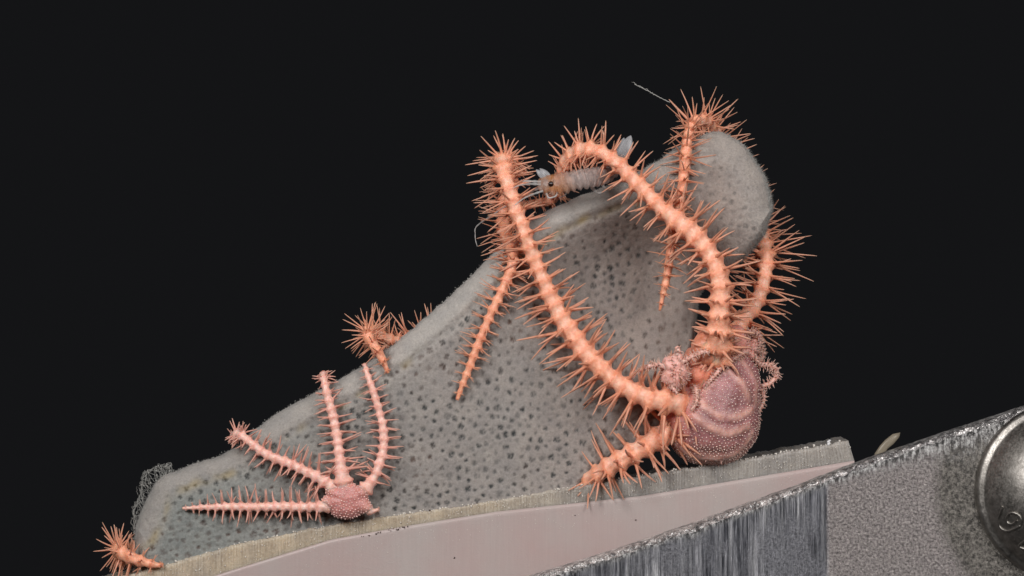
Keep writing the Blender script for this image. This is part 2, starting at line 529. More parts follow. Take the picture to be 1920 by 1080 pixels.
# ================================================================== the sponge
TOPO = [(256, 988), (268, 952), (283, 918), (304, 894), (345, 877), (400, 858), (438, 842), (470, 812), (505, 785), (560, 752), (605, 728), (640, 708), (690, 680), (738, 645), (785, 605), (830, 568), (868, 532), (905, 495), (950, 450), (990, 416), (1030, 394), (1080, 371), (1140, 347), (1185, 328), (1225, 306), (1262, 282), (1300, 262), (1335, 248), (1362, 250), (1388, 268), (1412, 296), (1432, 328), (1444, 362), (1447, 392)]
BOTO = [(250, 1080), (330, 1055), (440, 1024), (560, 998), (700, 974), (900, 946), (1040, 921), (1092, 910), (1112, 895), (1150, 862), (1200, 838), (1250, 800), (1278, 750), (1292, 700), (1302, 640), (1306, 590), (1312, 555), (1335, 527), (1370, 505), (1395, 484), (1415, 462), (1432, 440)]
def resample(p, n):
    q, _ = catmull(np.array([(a, b, 0.0) for a, b in p], float), 2.0)
    s = np.concatenate([[0], np.cumsum(np.linalg.norm(np.diff(q, axis=0), axis=1))]); s /= s[-1]
    t = np.linspace(0, 1, n)
    return np.stack([np.interp(t, s, q[:, 0]), np.interp(t, s, q[:, 1])], 1)

def seg_dist(pts, line):
    d = np.full(len(pts), 1e9)
    for a, b in zip(line[:-1], line[1:]):
        ab = b - a; L = (ab @ ab) + 1e-9
        t = np.clip(((pts - a) @ ab) / L, 0, 1)
        d = np.minimum(d, np.linalg.norm(pts - (a + t[:, None] * ab), axis=1))
    return d

def sponge_base(x, y):
    ex = ((x - 1185) / 150.0); ey = ((y - 545) / 135.0)
    q = (ex * ex + ey * ey)
    pocket = 115 * np.exp(-q ** 1.6)
    lobe = 14 * np.clip((380 - y) / 130, 0, 1) * np.clip((x - 1200) / 100, 0, 1) - 10 * np.clip((x - 1330) / 110, 0, 1) * np.clip((y - 330) / 100, 0, 1)
    p = np.stack([x, y, x * 0], 1)
    return pocket + lobe + 9 * vnoise(p, 210) + 4 * vnoise(p, 70)

def make_sponge():
    root = empty('sponge', P(650, 985, 0))
    tag(root, 'pale grey leaf shaped sponge dotted with dark pores standing on the acrylic sheet', 'sponge')
    nu, nv = 620, 190
    T = resample(TOPO, nu); B = resample(BOTO, nu)
    tn = np.stack([-np.gradient(T[:, 1]), np.gradient(T[:, 0])], 1); tn /= np.linalg.norm(tn, axis=1)[:, None]
    T3 = np.stack([T[:, 0], T[:, 1], T[:, 0] * 0], 1)
    T = T + tn * (2.2 * vnoise(T3, 26) + 1.1 * vnoise(T3 + 5, 9))[:, None]
    t = np.linspace(0, 1, nv)
    v = t * 0.55 + 0.45 * (0.5 - 0.5 * np.cos(np.pi * t))      # denser at both rims
    G = B[:, None] + (T - B)[:, None] * v[None, :, None]
    # slight wobble of the lower right edge
    pts = G.reshape(-1, 2); x, y = pts[:, 0], pts[:, 1]
    i0 = int(np.argmin(np.abs(B[:, 0] - 1092)))
    dT = seg_dist(pts, T[::3]); dR = seg_dist(pts, B[i0:][::3]); dL = np.minimum(seg_dist(pts, np.stack([B[0], T[0]])), seg_dist(pts, np.stack([B[-1], T[-1]])) * 2.0)
    d = np.minimum(np.minimum(dT, dR * 3.0), dL * 1.6)
    db = seg_dist(pts, B[:i0 + 1][::3])
    p3 = np.stack([x, y, x * 0], 1)
    lob = np.clip((x - 1170) / 90, 0, 1) * np.clip((560 - y) / 60, 0, 1)
    lf = np.clip((640 - x) / 300, 0, 1)
    w = (46 - 10 * lf + 8 * lob) + 8 * vnoise(p3, 130)
    h = np.clip(d / w, 0, 1)
    prof = np.sqrt(np.clip(1 - (1 - h) ** 2, 0, 1))
    rimdip = (5 * (1 - lf * 0.8) * (1 - lob) * (dT <= dR)) * np.exp(-((dT - w * 1.05) / 9) ** 2)             # the crease where the rim meets the face
    base = sponge_base(x, y)
    # pores: clusters of tiny pits
    pores = []; grid = {}
    kd_area = 0
    tri = 0
    for _ in range(26000):
        k = rng.integers(0, len(pts)); px, py = pts[k] + rng.normal(size=2) * 1.0
        if d[k] < min(w[k], 44) + 2 + 8 * rng.random(): continue
        if db[k] < 8: continue
        if (px - 1375) / 85 > -1 and py < 440 and px > 1290 and rng.random() < 0.2: continue
        md = 16.5 + 5.5 * vnoise(np.array([[px, py, 50.0]]), 90)[0]
        cx, cy = int(px // 26), int(py // 26); ok = True
        for ax in (-1, 0, 1):
            for ay in (-1, 0, 1):
                for q in grid.get((cx + ax, cy + ay), ()):
                    if (q[0] - px) ** 2 + (q[1] - py) ** 2 < md * md: ok = False
        if ok: grid.setdefault((cx, cy), []).append((px, py)); pores.append((px, py))
    mini = []
    for _ in range(9000):
        k = rng.integers(0, len(pts))
        if d[k] < min(w[k], 44) * 0.9 or db[k] < 6: continue
        px, py = pts[k]; cx, cy = int(px // 26), int(py // 26); ok = True
        for ax in (-1, 0, 1):
            for ay in (-1, 0, 1):
                for q in grid.get((cx + ax, cy + ay), ()):
                    if (q[0] - px) ** 2 + (q[1] - py) ** 2 < 121: ok = False
        if ok: grid.setdefault((cx, cy), []).append((px, py)); mini.append((px, py))
    sub = []; big = []
    for (px, py) in mini:
        big.append((px, py, 2.6 + 1.6 * rng.random(), 0.15 + 0.45 * rng.random() ** 1.5))
        for q in range(2): sub.append((px + rng.normal() * 1.3, py + rng.normal() * 1.3, 1.3 + 0.6 * rng.random()))
    for (px, py) in pores:
        s = 0.45 + 0.75 * rng.random() ** 1.2
        big.append((px, py, 5.2 * s, 0.35 + 0.65 * rng.random()))
        for q in range(int(3 + 6 * s)):
            a = rng.random() * 6.283; rr = 5.2 * s * math.sqrt(rng.random())
            sub.append((px + rr * math.cos(a), py + rr * math.sin(a), 1.5 + 1.0 * rng.random()))
    ks = kdtree.KDTree(len(sub)); [ks.insert((a, b, 0), i) for i, (a, b, _) in enumerate(sub)]; ks.balance()
    kb = kdtree.KDTree(len(big)); [kb.insert((q[0], q[1], 0), i) for i, q in enumerate(big)]; kb.balance()
    pit = np.zeros(len(pts)); halo = np.zeros(len(pts)); strength = np.ones(len(pts))
    for i in range(len(pts)):
        if d[i] < 30: continue
        _, k, r_ = kb.find((x[i], y[i], 0))
        if r_ < 16:
            halo[i] = math.exp(-(r_ / big[k][2]) ** 2) * big[k][3]; strength[i] = big[k][3]
            _, k2, r2 = ks.find((x[i], y[i], 0))
            pit[i] = math.exp(-(r2 / sub[k2][2]) ** 2) * big[k][3]
    fade = 1 - 0.5 * lob; pit *= fade; halo *= fade
    # colours
    left = np.clip((820 - x) / 420, 0, 1)[:, None]; right = np.clip((x - 950) / 250, 0, 1)[:, None]
    cf = np.array([0.325, 0.300, 0.285]) * np.ones((len(pts), 1))
    cf = cf * (1 - left) + np.array([0.262, 0.276, 0.266]) * left
    cf = cf * (1 - 0.5 * right) + np.array([0.335, 0.265, 0.235]) * 0.5 * right
    rimc = np.array([0.425, 0.402, 0.382])  # rim catching light from above, painted paler than the face
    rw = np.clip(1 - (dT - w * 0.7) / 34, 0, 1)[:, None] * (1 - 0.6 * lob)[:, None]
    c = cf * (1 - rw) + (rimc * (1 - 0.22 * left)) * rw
    rust = np.clip(vnoise(p3 + 40, 95) * 1.6 + 0.8 * lob + 0.5 * np.exp(-((x - 1120) / 120) ** 2 - ((y - 500) / 120) ** 2), 0, 1)[:, None]
    dark = np.array([0.030, 0.036, 0.038]) * (1 - rust * 0.8) + np.array([0.15, 0.085, 0.062]) * rust * 0.8
    k = np.clip(0.84 * pit + 0.42 * halo, 0, 0.94)[:, None]
    c = c * (1 - k) + dark * k
    speck = np.clip(vnoise(p3 + 7, 5.0) * vnoise(p3, 33) * 1.2, 0, 1)[:, None]
    c = c * (1 - 0.25 * speck) + np.array([0.55, 0.53, 0.48]) * 0.25 * speck
    # ochre stain along the crease
    st = np.exp(-((dT - w * 1.02) / 7.5) ** 2) * np.clip(0.0 + 0.9 * vnoise(p3 + 90, 22) + 0.5 * np.exp(-((x - 1090) / 90) ** 2) + 0.45 * np.exp(-((x - 285) / 40) ** 2), 0, 1)
    st *= (x < 1200)
    st = st[:, None] * 0.75
    c = c * (1 - st) + np.array([0.42, 0.32, 0.13]) * st
    fine = vnoise(p3, 5) * 0.9 + vnoise(p3 + 33, 15) * 1.2
    depf = base - 38 * prof + rimdip + fine * np.clip(d / 25, 0.3, 1) + 1.6 * pit + 1.4 * halo
    depb = base + 30 * prof
    bb = np.clip(db / 20, 0, 1)
    g = Geo()
    V1 = PP(np.stack([x, y, depf], 1)); V2 = PP(np.stack([x, y, depb], 1))
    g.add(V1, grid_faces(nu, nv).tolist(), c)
    g.add(V2, grid_faces(nu, nv, flip=True).tolist(), c * 0 + np.array([0.3, 0.285, 0.275]))
    # close the foot
    ft = np.stack([V1.reshape(nu, nv, 3)[:, 0], V2.reshape(nu, nv, 3)[:, 0]], 1).reshape(-1, 3)
    g.add(ft, grid_faces(nu, 2).tolist(), np.array([0.3, 0.285, 0.275]))
    g.build('body', MAT_SPONGE, root)
    # ---- spicule fuzz standing off the rim and the face
    gf = Geo()
    nrm = np.cross(np.gradient(V1.reshape(nu, nv, 3), axis=0), np.gradient(V1.reshape(nu, nv, 3), axis=1)).reshape(-1, 3)
    nrm /= np.linalg.norm(nrm, axis=1)[:, None] + 1e-9
    nrm[nrm[:, 1] > 0] *= -1
    cen = np.array([x.mean(), y.mean()])
    pick = rng.choice(len(pts), 26000)
    edge = np.where(d < 5)[0]
    pick = np.concatenate([pick, rng.choice(edge, 9000)])
    # outward direction in the sheet plane near the rim
    for q, i in enumerate(pick):
        if d[i] > 60 and rng.random() < 0.6: continue
        if db[i] < 4: continue
        L = (1.6 + 3.0 * rng.random() ** 1.5) * (1.0 if d[i] > 5 else 1.35) * (1 + 0.7 * lob[i])
        nn = nrm[i] + rng.normal(size=3) * 0.55
        nn /= np.linalg.norm(nn)
        p0 = V1[i] - nn * 1.0; p1 = p0 + nn * L
        s1 = np.cross(nn, (0.3, 0.5, 0.8)); s1 /= np.linalg.norm(s1); s2 = np.cross(nn, s1)
        r_ = 0.38
        gf.add([p0 + s1 * r_, p0 - s1 * r_ * 0.5 + s2 * r_, p0 - s1 * r_ * 0.5 - s2 * r_, p1], [(0, 1, 3), (1, 2, 3), (2, 0, 3)])
    tag(gf.build('spicule_fuzz', MAT_FUZZ, root), kind='stuff')
    # ---- ragged mucus strands on the torn end
    gm = Geo()
    def strand(a, b, sag, r_):
        m_ = (np.array(a) + np.array(b)) / 2 + np.array([sag[0], sag[1], 0])
        q, _ = catmull(PP(np.array([a, m_, b], float)), 2.5)
        q += rng.normal(size=q.shape) * 0.5
        tube(gm, q, r_ * (0.6 + 0.8 * rng.random(len(q))), 4)
    ol = np.array([(322, 884), (304, 894), (290, 908), (280, 925), (270, 948), (263, 968), (256, 990), (250, 1012)], float)
    ul = np.array([(322, 872), (298, 873), (270, 888), (266, 905), (262, 930), (250, 958), (253, 985), (250, 1010)], float)
    for _ in range(140):
        u = rng.random() * (len(ol) - 1.001); i = int(u); f = u - i
        u2 = min(len(ol) - 1.001, max(0, u + rng.normal() * 0.7)); i2 = int(u2); f2 = u2 - i2
        a = ol[i] * (1 - f) + ol[i + 1] * f + np.array([2, 2]); b = ul[i2] * (1 - f2) + ul[i2 + 1] * f2
        if rng.random() < 0.45:
            u3 = min(len(ol) - 1.001, max(0, u2 + rng.normal() * 0.5)); i3 = int(u3); f3 = u3 - i3
            a = ul[i3] * (1 - f3) + ul[i3 + 1] * f3
        dp = -14 + 26 * rng.random()
        strand((*a, dp), (*(b + rng.normal(size=2) * 2.5), dp + rng.normal() * 6), rng.normal(size=2) * 3, 0.55)
    for _ in range(110):
        u = rng.random() * (len(ol) - 1.001); i = int(u); f = u - i
        b = (ul[i] * (1 - f) + ul[i + 1] * f) * rng.random() ** .5
        w_ = rng.random() ** .6
        b = (ul[i] * (1 - f) + ul[i + 1] * f) * w_ + (ol[i] * (1 - f) + ol[i + 1] * f) * (1 - w_)
        blob(gm, P(b[0] + rng.normal() * 1.5, b[1] + rng.normal() * 1.5, -14 + 26 * rng.random()), rng.uniform(0.8, 2.4, 3), None, 0.3)
    # crumbs of the same film along the upper rim
    Tq = T[(T[:, 0] > 300) & (T[:, 0] < 960)]
    for _ in range(130):
        q = Tq[rng.integers(len(Tq))]
        blob(gm, P(q[0] + rng.normal() * 2, q[1] - 0.5 - 2.5 * rng.random() ** 2, rng.normal() * 8), rng.uniform(0.6, 1.9, 3), None, 0.3)
    tag(gm.build('mucus_film', MAT_MUCUS, root), kind='stuff')
    return root
make_sponge()

# ================================================================== brittle stars
def unit_spine(name, bend, mat, tint):
    g = Geo()
    rings = [(-0.05, 1.9), (0.05, 1.2), (0.3, 0.98), (0.62, 0.78), (0.92, 0.50), (1.0, 0.18)]
    V = []; C = []
    for z, r_ in rings:
        a = np.linspace(0, 2 * np.pi, 6, endpoint=False)
        V += [(r_ * math.cos(k) + bend * z * z, r_ * math.sin(k), z) for k in a]
        C += [tuple(np.array(tint[0]) * (1 - z) + np.array(tint[1]) * z)] * 6
    f = grid_faces(len(rings), 6, True).tolist() + [[30, 31, 32, 33, 34, 35]]
    return np.array(V), f, np.array(C)

def spine_mesh(name, v, f, c, mat):
    me = bpy.data.meshes.new(name)
    me.from_pydata(v.tolist(), [], f)
    a = me.color_attributes.new('tint', 'FLOAT_COLOR', 'POINT')
    a.data.foreach_set('color', np.concatenate([c, np.ones((len(c), 1))], 1).ravel())
    me.materials.append(mat); me.polygons.foreach_set('use_smooth', [True] * len(me.polygons)); me.update()
    return me

class Star:
    def __init__(s, base, c_arm, c_node, c_pale, c_sp0, c_sp1):
        s.root = base; s.g = Geo(); s.spines = []
        s.c_arm, s.c_node, s.c_pale = map(np.array, (c_arm, c_node, c_pale)); s.c_sp = (c_sp0, c_sp1)
    def arm(s, pts, n0=(0, -1, 0), flat=0.9, per_side=6, seg=(13.5, 0.58), splen=2.55, spmin=9, sprad=0.122, fan=(-60, 62), root_skip=12, root_short=1.0, slim=0.86, asym=(0.9, 1.0), ring=2.6, fat_base=0.0, tipfluff=1.0, sides=20):
        a = np.asarray(pts, float)
        q = np.concatenate([PP(a[:, :3]), a[:, 3:4]], 1)
        q[1:-1, 3] *= slim * (1 + 0.05 * rng.normal(size=len(q) - 2)); q[0, 3] *= slim
        q, t = catmull(q, ring)
        p, r_ = q[:, :3], q[:, 3]
        T, N, B = frames(p, n0)
        # node positions along the arm
        nodes = []; u = root_skip * 0.3
        while u < t[-1]:
            nodes.append(u); u += seg[0] + seg[1] * np.interp(u, t, r_)
        nodes = np.array(nodes)
        k = np.clip(np.searchsorted(nodes, t) - 1, 0, len(nodes) - 2)
        ph = np.clip((t - nodes[k]) / (nodes[k + 1] - nodes[k]), 0, 1)          # 0 at one joint, 1 at the next
        nd = np.minimum(ph, 1 - ph) * 2                                        # 0 at joints, 1 between
        prof = 0.93 + 0.05 * np.cos(2 * np.pi * ph) + 0.035 * np.exp(-((ph - 0.92) / 0.10) ** 2)
        ang = np.linspace(0, 2 * np.pi, sides, endpoint=False)
        lat = np.abs(np.sin(ang))[None]                                       # 1 at the flanks, 0 on the back
        sw = prof[:, None] + (1 - lat) * 0.05 * np.sin(np.pi * ph)[:, None]
        jn = 0.6 + 0.8 * rng.random(len(nodes)); jn = np.interp(t, nodes, jn)
        knob = 0.23 * jn[:, None] * lat ** 2 * np.exp(-((nd) / 0.40) ** 2)[:, None] - 0.10 * lat * np.exp(-((nd - 1) / 0.5) ** 2)[:, None]
        rr = r_[:, None] * (sw * (1 - 0.0 * lat) + knob)
        V = p[:, None] + rr[..., None] * (flat * np.cos(ang)[None, :, None] * N[:, None] + np.sin(ang)[None, :, None] * B[:, None])
        V = V.reshape(-1, 3)
        rad_ = (V - np.repeat(p, sides, 0)); rad_ /= np.linalg.norm(rad_, axis=1)[:, None] + 1e-6
        V += rad_ * ((vnoise(V, 6) * 0.045 + vnoise(V + 31, 15) * 0.075) * np.repeat(r_, sides))[:, None]
        ndc = np.repeat(np.exp(-(nd / 0.30) ** 2), sides); dors = np.tile(np.clip(np.cos(ang), 0, 1) ** 2, len(p))
        mid = np.repeat(np.sin(np.pi * ph) ** 2, sides)
        C = s.c_arm + (s.c_node - s.c_arm) * (0.55 * ndc)[:, None]
        seam = np.repeat(np.exp(-((ph - 0.96) / 0.035) ** 2), sides) * np.clip(0.5 + vnoise(V + 77, 9), 0, 1)
        C = C * (1 - 0.35 * seam[:, None] * np.array([0.5, 1.0, 1.1]))
        pal = (mid * dors * 0.75 * np.clip(0.7 + 0.6 * vnoise(V, 16), 0, 1))[:, None]
        C = C * (1 - pal) + s.c_pale * pal
        f = grid_faces(len(p), sides, True).tolist()
        f.append(list(range(sides))[::-1]); f.append(list(range((len(p) - 1) * sides, len(p) * sides)))
        s.g.add(V, f, C)
        # spines
        for u in nodes:
            if u < root_skip: continue
            i = int(np.clip(np.searchsorted(t, u), 0, len(p) - 1))
            rad = r_[i]
            tip = min(1, (t[-1] - u) / 90.0); rs = root_short + (1 - root_short) * min(1, max(0, (u - 90) / 130.0))
            for sd in (-1, 1):
                L0 = max(spmin, splen * rad) * (0.55 + 0.45 * tip) * rs * asym[(sd + 1) // 2]
                cv = np.linalg.norm(T[min(i + 4, len(T) - 1)] - T[max(i - 4, 0)]); npx = per_side + (2 if rs < 0.75 else 0) + (3 if cv > 0.42 else 0); wide = 1.35 if cv > 0.42 else (1.4 if rs < 0.9 else 1.0)
                for m_ in range(npx):
                    if rng.random() < 0.10: continue
                    fr = (m_ + 0.5) / npx
                    th = R((fan[0] + (fan[1] - fan[0]) * fr) * wide + rng.normal() * 7)
                    dv = math.cos(th) * sd * B[i] + math.sin(th) * N[i] + T[i] * (0.05 + rng.normal() * 0.20)
                    dv /= np.linalg.norm(dv)
                    bp = p[i] + rad * 0.93 * (math.cos(th) * sd * B[i] * 1.08 + flat * math.sin(th) * N[i]) + T[i] * rng.normal() * 1.0
                    L = L0 * (0.55 + 0.65 * rng.random()) * (0.45 if rng.random() < 0.05 else 1.0) * (1.12 - 0.25 * abs(fr - 0.45))
                    s.spines.append((bp, dv, L, max(0.9, sprad * rad * (0.85 + 0.3 * rng.random())), rad))
    def finish(s, individual, name_sp='spine', view_max=60):
        body = s.g.build('body', MAT_STAR, s.root)
        var = [unit_spine('spine', b, MAT_SPINE, s.c_sp) for b in (0.2, 1.2, -1.6, 2.2)]
        order = sorted(range(len(s.spines)), key=lambda i: -(s.spines[i][2] * s.spines[i][3] if s.spines[i][0][1] < view_max else 0))
        chosen = set(order[:individual])
        meshes = {}
        org = np.array(s.root.location) / U
        rest = Geo()
        for i, (bp, dv, L, r_, _) in enumerate(s.spines):
            k = i % 4; v, f, c = var[k]
            qz = Vector((0, 0, 1)).rotation_difference(Vector(dv)) @ Quaternion((0, 0, 1), i * 2.4)
            if i in chosen:
                if k not in meshes: meshes[k] = spine_mesh('spine', v, f, c, MAT_SPINE)
                o = bpy.data.objects.new('spine', meshes[k])
                o.location = Vector((bp - org) * U)
                o.rotation_mode = 'QUATERNION'; o.rotation_quaternion = qz
                o.scale = (r_ * U, r_ * U, L * U)
                link(o, s.root)
            else:
                M = np.array(qz.to_matrix())
                rest.add((v * np.array([r_, r_, L])) @ M.T + bp, f, c)
        if rest.n:
            tag(rest.build('fine_spines', MAT_SPINE, s.root), kind='stuff')
        return body

ORANGE = dict(c_arm=(0.92, 0.43, 0.28), c_node=(0.88, 0.33, 0.185), c_pale=(0.97, 0.61, 0.475), c_sp0=(0.87, 0.37, 0.225), c_sp1=(0.72, 0.40, 0.285))
PINK = dict(c_arm=(0.90, 0.51, 0.43), c_node=(0.86, 0.43, 0.35), c_pale=(0.95, 0.69, 0.62), c_sp0=(0.80, 0.38, 0.30), c_sp1=(0.72, 0.42, 0.34))
PALE = dict(c_arm=(0.80, 0.44, 0.37), c_node=(0.78, 0.38, 0.30), c_pale=(0.88, 0.60, 0.53), c_sp0=(0.78, 0.46, 0.38), c_sp1=(0.72, 0.48, 0.41))

def surf_pts(px, py, c3, rads):
    """depth of the front of an ellipsoid at a photo pixel"""
    e = 1 - ((px - c3[0]) / rads[0]) ** 2 - ((py - c3[1]) / rads[2]) ** 2
    return c3[2] - rads[1] * math.sqrt(max(e, 0.0))

BIG1 = ((1333, 785, -26), (95, 92, 91)); BIG2 = ((1358, 720, -28), (71, 74, 73))
def big_disc_dep(px, py): return min(surf_pts(px, py, *BIG1), surf_pts(px, py, *BIG2))

def make_big_star():
    root = empty('brittle_star', P(1338, 874, -22))
    tag(root, 'large orange brittle star with swollen purple disc clasping the right side of the sponge', 'brittle star')
    s = Star(root, **ORANGE)
    # the disc: two swollen lobes blended into one dome
    nu, nv = 150, 220
    c0 = P(*(1343, 765, -26)); th = np.linspace(0.004, np.pi - 0.004, nu); phi = np.linspace(0, 2 * np.pi, nv, endpoint=False)
    dx = np.sin(th)[:, None] * np.cos(phi)[None]; dz = np.sin(th)[:, None] * np.sin(phi)[None]; dy = -np.cos(th)[:, None] * np.ones(nv)[None]
    dirs = np.stack([dx, dy, dz], -1).reshape(-1, 3)
    def hit(c3, rad):
        o = (c0 - P(*c3)) / np.array(rad); dd = dirs / np.array(rad)
        A = (dd * dd).sum(1); Bq = dd @ o; Cq = o @ o - 1
        return (-Bq + np.sqrt(np.maximum(Bq * Bq - A * Cq, 0))) / A
    r1, r2 = hit(*BIG1), hit(*BIG2)
    kk = 9.0
    rr = np.logaddexp(r1 / kk, r2 / kk) * kk - kk * 0.35
    V = c0 + dirs * rr[:, None]
    # pale ridges (radial sutures) traced on the dome, raised; furrows beside them
    arcs = [[(1342, 690), (1372, 700), (1392, 722), (1401, 752)],
            [(1303, 742), (1330, 768), (1362, 783), (1396, 776), (1420, 752)],
            [(1378, 662), (1405, 690), (1417, 730), (1412, 762)],
            [(1298, 776), (1330, 800), (1368, 812), (1402, 800)],
            [(1262, 832), (1300, 856), (1345, 860), (1385, 846), (1410, 812)],
            [(1356, 688), (1340, 704), (1322, 728)]]
    arcs3 = []
    for a in arcs:
        q, _ = catmull(np.array([P(px, py, big_disc_dep(px, py)) for px, py in a]), 2.5); arcs3.append(q)
    allp = np.concatenate(arcs3)
    kd = kdtree.KDTree(len(allp)); [kd.insert(tuple(p), i) for i, p in enumerate(allp)]; kd.balance()
    da = np.array([kd.find(tuple(p))[2] for p in V])
    V = V + dirs * (2.0 * np.exp(-(da / 8.0) ** 2) - 1.6 * np.exp(-((da - 17) / 8.0) ** 2))[:, None]
    V = V + dirs * (vnoise(V, 34) * 2.6 + vnoise(V, 9) * 0.7)[:, None]
    cb = np.array([0.40, 0.180, 0.185]); cr = np.array([0.82, 0.49, 0.41]); cw = np.array([0.78, 0.32, 0.27])
    k = (np.exp(-(da / 7.5) ** 2) * np.clip(0.75 + 0.5 * vnoise(V + 50, 14), 0.2, 0.95))[:, None]
    px_ = V[:, 0] + 960; py_ = 540 - V[:, 2]
    warm = np.clip((1322 - px_) / 40 - (py_ - 755) / 60 * 0.7, 0, 1)[:, None]
    low = np.clip((py_ - 812) / 45, 0, 1)[:, None] * 0.65
    C = cb * np.clip(1 + 0.35 * vnoise(V, 28), .6, 1.4)[:, None]
    C = C * (1 - low) + np.array([0.52, 0.285, 0.235]) * low
    C = C * (1 - warm * 0.8) + cw * warm * 0.8
    C = C * (1 - k) + cr * k
    s.g.add(V, grid_faces(nu, nv, True).tolist(), C)
    # swollen shoulders where the arms leave the disc
    for (cx, cy, cd), (ax, ay, az), cc_ in (((1312, 690, -66), (36, 34, 42), (0.80, 0.30, 0.20)), ((1378, 640, -40), (26, 28, 30), (0.78, 0.36, 0.30)), ((1330, 655, -84), (34, 30, 36), (0.82, 0.33, 0.21))):
        tt_ = np.linspace(0.02, np.pi - 0.02, 30); pp_ = np.linspace(0, 2 * np.pi, 44, endpoint=False)
        dd_ = np.stack([np.sin(tt_)[:, None] * np.cos(pp_), -np.cos(tt_)[:, None] * np.ones(44), np.sin(tt_)[:, None] * np.sin(pp_)], -1).reshape(-1, 3)
        vv_ = P(cx, cy, cd) + dd_ * np.array([ax, ay, az])
        vv_ += dd_ * (vnoise(vv_, 11) * 3.2 + vnoise(vv_, 5) * 1.2)[:, None]
        s.g.add(vv_, grid_faces(30, 44, True).tolist(), np.array(cc_) * np.clip(1 + 0.25 * vnoise(vv_ + 9, 12), 0.7, 1.25)[:, None])
    # ---- five arms
    s.arm([(1342, 748, -20, 22), (1302, 754, -62, 27), (1262, 753, -88, 27), (1216, 746, -94, 25), (1160, 718, -88, 24), (1110, 674, -80, 23), (1070, 624, -74, 22), (1036, 565, -70, 21), (1007, 500, -72, 20), (984, 440, -78, 19), (963, 380, -76, 19), (947, 330, -66, 18.5), (943, 302, -42, 18), (950, 294, -16, 17), (958, 308, 12, 16), (955, 345, 24, 15.5), (945, 390, 20, 15), (946, 435, -6, 14.5), (962, 480, -52, 13.5), (948, 530, -62, 12.5), (920, 590, -60, 11.5), (897, 645, -57, 10.5), (880, 690, -55, 9), (867, 722, -53, 7), (857, 750, -51, 2.5)], root_skip=62, asym=(1.2, 0.9))
    s.arm([(1340, 700, -60, 28), (1345, 640, -105, 30), (1350, 580, -118, 29), (1349, 528, -118, 27), (1330, 476, -112, 25), (1290, 430, -105, 23.5), (1241, 391, -100, 22), (1197, 346, -94, 21), (1157, 306, -90, 20), (1122, 283, -80, 19), (1090, 281, -60, 18), (1066, 298, -36, 16.5), (1053, 325, -6, 15), (1050, 352, 26, 14), (1036, 375, 34, 12.5), (1010, 381, 22, 11), (985, 383, 6, 9), (966, 380, -2, 4)], root_skip=34, splen=2.4, root_short=0.5)
    s.arm([(1372, 650, -20, 24), (1390, 606, -10, 22), (1415, 572, 0, 20), (1432, 530, 5, 18.5), (1437, 488, 16, 17.5), (1430, 450, 42, 16.5), (1408, 412, 88, 16), (1376, 350, 120, 15.5), (1356, 296, 112, 15), (1340, 248, 72, 15), (1321, 226, 32, 15), (1299, 232, 0, 14.5), (1289, 262, -36, 14), (1285, 300, -58, 14), (1280, 345, -64, 13.5), (1270, 395, -66, 13), (1262, 440, -66, 12), (1256, 480, -62, 11.5), (1250, 520, -58, 10), (1243, 553, -54, 7), (1237, 582, -50, 2.5)], root_skip=24, splen=4.0)
    s.arm([(1310, 780, -10, 24), (1262, 806, -50, 26), (1205, 840, -64, 25), (1162, 864, -62, 22), (1128, 884, -50, 19), (1102, 899, -26, 16), (1086, 902, 10, 15), (1040, 903, 70, 14), (900, 922, 78, 13), (700, 950, 78, 12.5), (500, 990, 78, 12.5), (350, 1028, 74, 12.5), (262, 1040, 50, 13), (228, 1034, 22, 15), (220, 1030, -10, 15.5), (234, 1040, -42, 15), (256, 1049, -54, 13), (278, 1056, -56, 10), (298, 1060, -56, 5), (306, 1057, -56, 1.5)], root_skip=66, splen=2.5, slim=0.95, n0=(0, -0.5, 0.8))
    s.arm([(1330, 730, 40, 22), (1280, 700, 110, 21), (1180, 680, 190, 19), (1040, 660, 170, 17), (900, 640, 95, 15.5), (800, 628, 62, 14.5), (748, 640, 44, 13.5), (716, 632, 26, 13.5), (694, 622, 2, 13.5), (690, 632, -28, 13), (706, 655, -46, 11.5), (718, 676, -50, 9), (728, 700, -50, 3)], root_skip=30, splen=3.0, slim=0.92)
    # one long spine that carries the stray thread
    s.spines.append((P(1293, 226, -8), (P(1252, 188, -16) - P(1293, 226, -8)) / np.linalg.norm(P(1252, 188, -16) - P(1293, 226, -8)), 56, 2.6, 14))
    s.finish(300)
    # ---- granules on the disc
    g = Geo(); taken = {}
    nrm = dirs
    idx = rng.permutation(len(V))
    for i in idx:
        if dirs[i][1] > 0.45 or da[i] < 8.0: continue
        if warm[i] > 0.7: continue
        sp = 5.9 - 1.4 * low[i][0]
        p = V[i]; kx = tuple((p // 7).astype(int)); ok = True
        for ax in (-1, 0, 1):
            for ay in (-1, 0, 1):
                for az in (-1, 0, 1):
                    for q in taken.get((kx[0] + ax, kx[1] + ay, kx[2] + az), ()):
                        if ((q - p) ** 2).sum() < sp * sp: ok = False
        if not ok: continue
        taken.setdefault(kx, []).append(p)
        blob(g, p + nrm[i] * 0.5, np.full(3, rng.uniform(1.0, 1.45)), np.array([0.90, 0.68, 0.60]) * rng.uniform(0.75, 1.15))
    # short bristles of the disc edge
    for _ in range(800):
        i = rng.integers(len(V))
        if py_[i] < 780 or abs(dirs[i][1]) > 0.75: continue
        n_ = dirs[i] + rng.normal(size=3) * 0.25; L = rng.uniform(2, 4.2)
        tube(g, np.array([V[i], V[i] + n_ * L * 0.6, V[i] + n_ * L]), [0.9, 0.7, 0.2], 4, np.array([0.6, 0.36, 0.3]))
    tag(g.build('disc_granules', MAT_GRAN, root), kind='stuff')
    return V
make_big_star()

